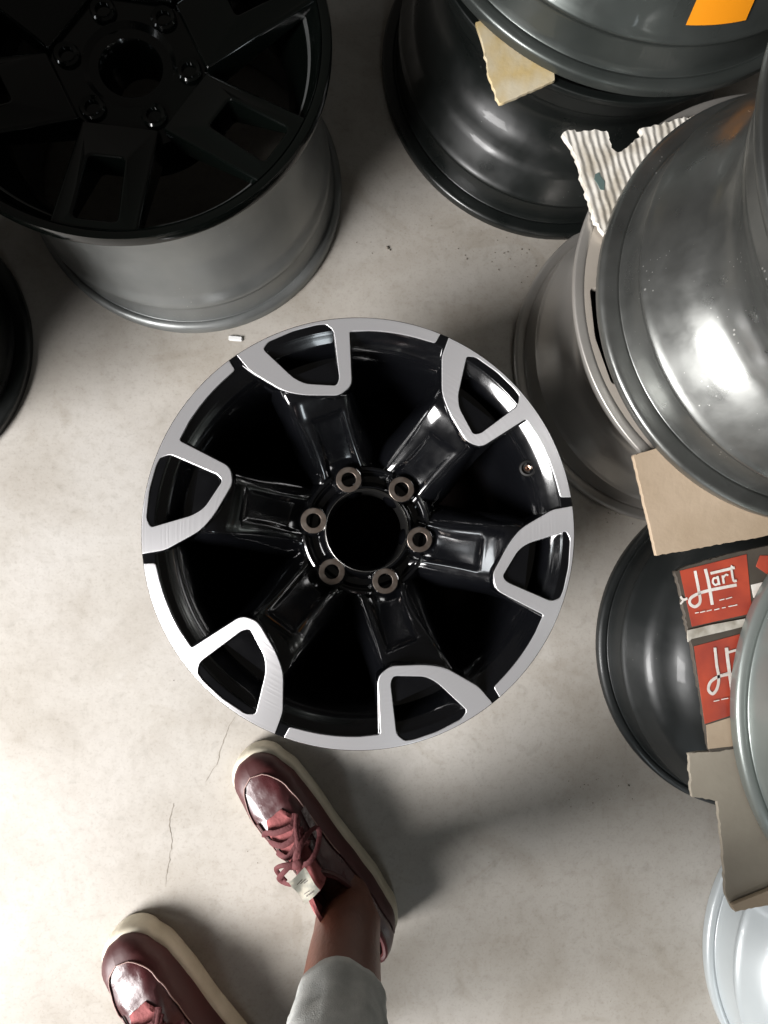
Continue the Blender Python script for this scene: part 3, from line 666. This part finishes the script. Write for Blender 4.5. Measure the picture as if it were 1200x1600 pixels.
# ---------------------------------------------------------------- person
heel = P(606, 1442, .0); toe = P(386, 1166, .0)
person = empty('person', (-.06, -.60, 0))
tag(person, 'person in maroon sneakers and rolled pale cuffs standing at the bottom', 'person')
def shoe(heel, toe, mir, parent):
    """sneaker built along x from heel to toe, then turned; mir=1: outer side to the right (-y)"""
    ax = (toe - heel); L = ax.length; ang = math.atan2(ax.y, ax.x)
    root = empty('sneaker', heel, (0, 0, ang)); root.parent = parent; root.location = heel - parent.location
    # half widths: outer and inner side
    wo = [(0, .0), (.012, .020), (.035, .031), (.08, .036), (.16, .037), (.22, .041), (.265, .041), (.295, .034), (.312, .022), (.322, 0)]
    wi = [(0, .0), (.012, .019), (.035, .029), (.08, .031), (.15, .030), (.21, .036), (.255, .040), (.285, .036), (.308, .025), (.322, 0)]
    k = L / .322
    def W(tab, x):
        x = x / k
        if x > .288: return lerp(tab, .288) * 1.22 * math.sqrt(max(0, 1 - ((x - .288) / .0345) ** 2))
        if x < .036: return lerp(tab, .036) * 1.22 * math.sqrt(max(0, 1 - ((.036 - x) / .0365) ** 2))
        return lerp(tab, x) * 1.22
    xs = [L * (0.5 - 0.5 * math.cos(PI * i / 90)) for i in range(91)]
    zsol = lambda x: .030 + .006 * (1 - min(1, x / (.35 * L))) + .004 * max(0, (x / L - .85) / .15)
    # sole
    out = []
    for x in xs: out.append((x, -mir * W(wo, x)))
    for x in xs[-2:0:-1]: out.append((x, mir * W(wi, x)))
    bm = bmesh.new()
    rings = []
    cxm = L / 2
    for zf, gr in ((0, -.004), (.12, -.0005), (.3, .0), (.42, -.001), (.5, .0), (.8, -.001), (.95, -.003), (1.0, -.007)):
        o_ = offset(out, gr); rings.append([bm.verts.new((x, y, zf * zsol(max(0, x)))) for x, y in o_])
    for A, B in zip(rings, rings[1:]):
        for j in range(len(A)): bm.faces.new((A[j], A[(j + 1) % len(A)], B[(j + 1) % len(B)], B[j]))
    bm.faces.new(rings[0][::-1]); bm.faces.new(rings[-1])
    obj('sole', bm, M['sole'], root, sharp=60)
    # upper: cross sections; height of the ridge line over x
    ht = [(0, .060), (.02, .082), (.05, .088), (.10, .087), (.135, .092), (.16, .098), (.19, .092), (.22, .082), (.25, .071), (.28, .060), (.295, .057), (.308, .050), (.3145, .041), (.3162, .034)]
    inset = .0065
    def usec(x, t, off=0.0):
        """t from 0 (outer side) over the top to 1 (inner side)"""
        a = PI * t; side = -mir if t < .5 else mir
        xo = (x - inset) / (L - 2 * inset) * L; wv = max(.0005, (W(wo, xo) if t < .5 else W(wi, xo)) * .86 + off)
        zb = zsol(x) - .003; hh = max(.003, lerp(ht, x / k) * 1.0 - zb) + off
        c, s_ = abs(math.cos(a)), math.sin(a)
        e = .62
        narrow = 1 - (.30 if x < .6 * L else .30 * max(0, 1 - (x / L - .6) / .22)) * (s_ ** 1.6)
        y = side * wv * (c ** e) * narrow; z = zb + hh * (s_ ** .80)
        z += .0016 * noise.noise(Vector((x * 55, t * 9, mir))) * s_; y += .0008 * noise.noise(Vector((x * 40, t * 8, 5)))
        z -= .0010 * abs(math.sin(x / k * 340)) * s_ * max(0, 1 - abs(x / k - .252) / .022)
        return Vector((x, y, z))
    ux = [inset + .0004 + (L - 2 * inset - .0008) * x / L for x in xs]
    NT = 60
    rows = []
    for x in ux:
        rows.append([usec(x, j / NT) + Vector((0, 0,0)) for j in range(NT + 1)])
    # ankle opening between x=.03 and x=.135 of the heel: leave the top faces out
    bm = bmesh.new(); V = [[bm.verts.new(p) for p in r] for r in rows]
    for i in range(len(V) - 1):
        for j in range(NT):
            xm = (ux[i] + ux[i + 1]) / 2 / k; tm = (j + .5) / NT
            inside = ((xm - .092) / .072) ** 2 + ((tm - .5) / .215) ** 2 < 1
            if not inside: bm.faces.new((V[i][j], V[i][j + 1], V[i + 1][j + 1], V[i + 1][j]))
    bm.faces.new([v for v in V[0]]); bm.faces.new([v for v in V[-1]][::-1])
    obj('upper', bm, M['leather'], root, sharp=60)
    # mudguard round the toe: a band 1.2 mm proud, its upper edge piped
    def guard_t(x):
        s = max(0, min(1, (x / L - .42) / .50)); return .15 + .35 * (1 - math.sqrt(max(0, 1 - s ** 2)))
    gx = [L * (.05 + .93 * i / 50) for i in range(50)] + [L - inset - .002, L - inset - .0005]
    for sgn in (0, 1):
        rr = []
        for x in gx:
            tt = guard_t(x); rr.append([usec(x, (tt * q_ / 8) if sgn == 0 else 1 - tt * q_ / 8, .0014) for q_ in range(9)])
        obj('toe_guard', grid(rr), M['guard'], root, sharp=60)
    ed = [usec(x, guard_t(x), .0020) for x in gx[22:48]] + [usec(x, 1 - guard_t(x), .0020) for x in reversed(gx[22:47])]
    obj('piping', tube(ed, .0008, 6), M['piping'], root)
    # padded collar round the opening
    col = []
    for i in range(40):
        a = 2 * PI * i / 40; col.append(usec((.092 + .072 * math.cos(a)) * k, .5 + .215 * math.sin(a), .001))
    obj('collar', tube(col, .0045, 8, closed=True), M['guard'], root)
    # loose lining showing on the inner side of the ankle, and the pull tab at the heel
    rr = []
    for i in range(10):
        x = (.105 + .060 * i / 9) * k; p0 = usec(x, .60, .002); p1 = usec(x, .70, .001)
        up = .040 * math.sin(PI * (i + .6) / 10)
        rr.append([p1, (p0 + p1) / 2 + Vector((0, .004 * mir, up * .4)), p0 + Vector((-.004, .003 * mir, up * .8)), p0 + Vector((-.008, 0, up)), p0 + Vector((-.006, -.004 * mir, up * .9))])
    obj('lining', grid(rr), M['canvas'], root)
    # tongue / lining in the throat and eyestays
    rr = []
    for i in range(16):
        x = (.160 + .085 * i / 15) * k; wd = .11 + .035 * i / 15 if i < 13 else .14 - .03 * (i - 12)
        lift = .004 + .012 * max(0, 1 - i / 5)
        rr.append([usec(x, .5 + (q_ / 8 - .5) * 2 * wd, .0018) + Vector((-.010 * max(0, 1 - i / 4), 0, lift * math.sin(PI * q_ / 8) ** .5 * (1 if i < 8 else .4) + .0045 * noise.noise(Vector((i * .55, q_ * .5, 3))))) for q_ in range(9)])
    obj('tongue', grid(rr), M['canvas'], root)
    for sgn in (-1, 1):
        rr = []
        for i in range(14):
            x = (.165 + .082 * i / 13) * k
            a = .5 + sgn * (.135 + .02 * i / 13); b = .5 + sgn * (.225 + .03 * math.sin(PI * i / 13))
            rr.append([usec(x, a + (b - a) * q_ / 5, .0030 - .0014 * (q_ / 5)) for q_ in range(6)])
        es = obj('eyestay', grid(rr), M['leather'], root)
    # laces across the throat
    for i, xx in enumerate((.194, .206, .218, .230)):
        pts = []
        for q_ in range(13):
            t = .5 + (q_ / 12 - .5) * .31
            pts.append(usec((xx + .006 * math.sin(q_ * .5 + i)) * k, t, .006 + .003 * math.sin(PI * q_ / 12)))
        obj('lace', tube(pts, .0042, 8, flat=.22), M['lace'], root)
    # bow: two loops and two ends
    kn = usec(.190 * k, .5, .014)
    def loop(dx, dy, ln, wd):
        d = Vector((dx, dy, 0)).normalized(); n = Vector((-d.y, d.x, 0)); pts = []
        for i in range(19):
            a = 2 * PI * i / 18; rr_ = (1 - math.cos(a)) / 2
            pts.append(kn + d * ln * rr_ + n * wd * math.sin(a) + Vector((0, 0, .006 * math.sin(PI * rr_) - .022 * rr_ ** 2)))
        return tube(pts, .0038, 8, flat=.25)
    obj('lace', loop(.25, -mir * 1, .042, .012), M['lace'], root)
    obj('lace', loop(-.35, mir * 1, .044, .011), M['lace'], root)
    obj('lace', tube(spline([kn, kn + Vector((.012, mir * .018, .000)), kn + Vector((.006, mir * .034, -.014)), kn + Vector((-.022, mir * .044, -.034))], 6), .0036, 8, flat=.4), M['lace'], root)
    obj('lace', tube(spline([kn, kn + Vector((.016, -mir * .014, .001)), kn + Vector((.034, -mir * .022, -.012)), kn + Vector((.044, -mir * .030, -.022))], 6), .0034, 8, flat=.4), M['lace'], root)
    bmk = bmesh.new(); bmesh.ops.create_uvsphere(bmk, u_segments=16, v_segments=10, radius=.0075, matrix=Matrix.Translation(kn) @ Matrix.Diagonal((1, 1.2, .7, 1)))
    obj('lace_knot', bmk, M['lace'], root)
    return root, usec, k
sh, us, k = shoe(heel, toe, 1, person)
# white woven tag on the tongue top and side tag
def tagpatch(us, k, root, mir):
    c = us(.172 * k, .5, .018) + Vector((0, mir * .002, .010)); rows = []
    for i in range(7):
        rows.append([c + Vector(((i / 6 - .5) * .034, (j / 6 - .5) * .026, .0025 * math.sin(i * .9 + j * .5) - .004 * (i / 6 - .5))) for j in range(7)])
    bm = grid(rows); bmesh.ops.solidify(bm, geom=bm.faces[:], thickness=.0014)
    t = obj('tongue_tag', bm, M['tag'], root)
    for (u0, v0, u1, v1) in ((-.34, -.22, -.30, .05), (-.34, .10, -.30, .20), (-.24, -.1, -.22, .26), (.05, -.28, .08, -.02), (.12, -.2, .16, .12), (.20, -.05, .24, .25)):
        pr = [c + Vector((u * .034, v * .026, .0025 * math.sin((u + .5) * 5.4 + (v + .5) * 3) - .004 * u + .0012)) for u, v in ((u0, v0), (u1, v0), (u1, v1), (u0, v1))]
        b2 = bmesh.new(); b2.faces.new([b2.verts.new(p_) for p_ in pr]); obj('tag_print', b2, M['print_black'], t, smooth=False)
    return t
tg = tagpatch(us, k, sh, 1)
rr = []
for i in range(10):
    x = (.186 + .040 * i / 9) * k; a = .235
    rr.append([us(x, a + (q_ / 3 - .5) * .07, .0042) for q_ in range(4)])
obj('side_label', grid(rr), M['side_tag'], sh)
heel2 = P(404, 1690, 0); toe2 = P(191, 1436, 0)
heel2 = toe2 + (heel2 - toe2).normalized() * (heel - toe).length
sh2, us2, k2 = shoe(heel2, toe2, 1, person)
tagpatch(us2, k2, sh2, 1)

# body: one skinned surface, hips down to the feet inside the shoes
def wpos(s, x, y, z):                         # shoe coordinates -> person's coordinates
    return s.location + s.rotation_euler.to_matrix() @ Vector((x, y, z))
LA = wpos(sh, .088 * k, 0, .0); LB = wpos(sh2, .088 * k2, 0, .0)
pts = [Vector((-.08, -.10, .98)), Vector((-.08, -.10, .88)),
       Vector((.0, -.11, .84)), LA + Vector((-.03, -.02, .52)), LA + Vector((-.020, -.012, .36)), LA + Vector((-.010, -.004, .20)), LA + Vector((-.004, 0, .115)), LA + Vector((0, 0, .055)), wpos(sh, .14 * k, 0, .045), wpos(sh, .24 * k, 0, .045),
       Vector((-.16, -.11, .84)), LB + Vector((.0, .0, .52)), LB + Vector((0, .0, .36)), LB + Vector((0, 0, .20)), LB + Vector((0, 0, .115)), LB + Vector((0, 0, .055)), wpos(sh2, .14 * k, 0, .045), wpos(sh2, .24 * k, 0, .045)]
rad = [.13, .13, .085, .058, .056,     .052, .050, .040, .026, .022] + [.085, .058, .056, .048, .045, .034, .026, .022]
ed = [(0, 1), (1, 2), (2, 3), (3, 4), (4, 5), (5, 6), (6, 7), (7, 8), (8, 9), (1, 10), (10, 11), (11, 12), (12, 13), (13, 14), (14, 15), (15, 16), (16, 17)]
me = bpy.data.meshes.new('body'); me.from_pydata([tuple(p) for p in pts], ed, [])
bo = bpy.data.objects.new('body', me); C.objects.link(bo)
md = bo.modifiers.new('s', 'SKIN'); md.use_smooth_shade = True; bo.modifiers.new('u', 'SUBSURF').levels = 2; bo.modifiers['u'].render_levels = 2
for v, r in zip(me.skin_vertices[0].data, rad): v.radius = (r, r)
me.skin_vertices[0].data[0].use_root = True
dg = bpy.context.evaluated_depsgraph_get(); dg.update()
me2 = bpy.data.meshes.new_from_object(bo.evaluated_get(dg)); bpy.data.objects.remove(bo)
for v in me2.vertices:
    for cc in (LA, LB):
        for sd, hz in ((1, .105), (-1, .092)):
            b_ = cc + Vector((sd * .046, .006, hz)); d_ = (v.co - b_).length
            if d_ < .04: v.co += Vector((sd * .006 * math.exp(-(d_ / .016) ** 2), 0, 0))
obj('body', me2, M['skin'], person, sharp=180)
# trousers: one tube per leg, pale turned-up cuff at the hem, both under a waist
trs = empty('trousers', (0, 0, 0)); trs.parent = person
def legtube(c, prof_, m, name, wav=0.0, lean=0.0, top=None):
    rows = []
    for z, r in prof_:
        row = []
        for i in range(48):
            a = 2 * PI * i / 48; rr_ = r * (1 + wav * noise.noise(Vector((math.cos(a) * 2.2, math.sin(a) * 2.2, z * 14 + c.x * 9))) + wav * .25 * noise.noise(Vector((math.cos(a) * 4, math.sin(a) * 4, z * 60))))
            s = max(0, (z - .30) / .55); cc = c.lerp(top, s) if top is not None and s > 0 else c
            row.append(Vector((cc.x + rr_ * math.cos(a), cc.y + rr_ * math.sin(a), z)))
        rows.append(row)
    return obj(name, grid(rows, close_u=True), m, trs, sharp=70)
for c, hip in ((LA + Vector((-.014, 0, 0)), Vector((.0, -.13, 0))), (LB, Vector((-.17, -.14, 0)))):
    legtube(c, [(.218, .0480), (.212, .0505), (.214, .0530), (.226, .0560), (.234, .0552), (.240, .0562), (.247, .0550), (.256, .0566), (.262, .0556), (.272, .0572), (.282, .0562), (.295, .0572), (.303, .0580), (.303, .0560), (.295, .0530)], M['denim_cuff'], 'cuff', .13)
    legtube(c, [(.285, .0500), (.305, .0540), (.33, .062), (.40, .072), (.50, .078), (.60, .085), (.72, .096), (.84, .105), (.93, .108)], M['trouser'], 'trouser_leg', .10, top=hip)
legtube(Vector((-.085, -.135, 0)), [(.80, .10), (.84, .168), (.92, .172), (1.0, .160)], M['trouser'], 'waist', .03)
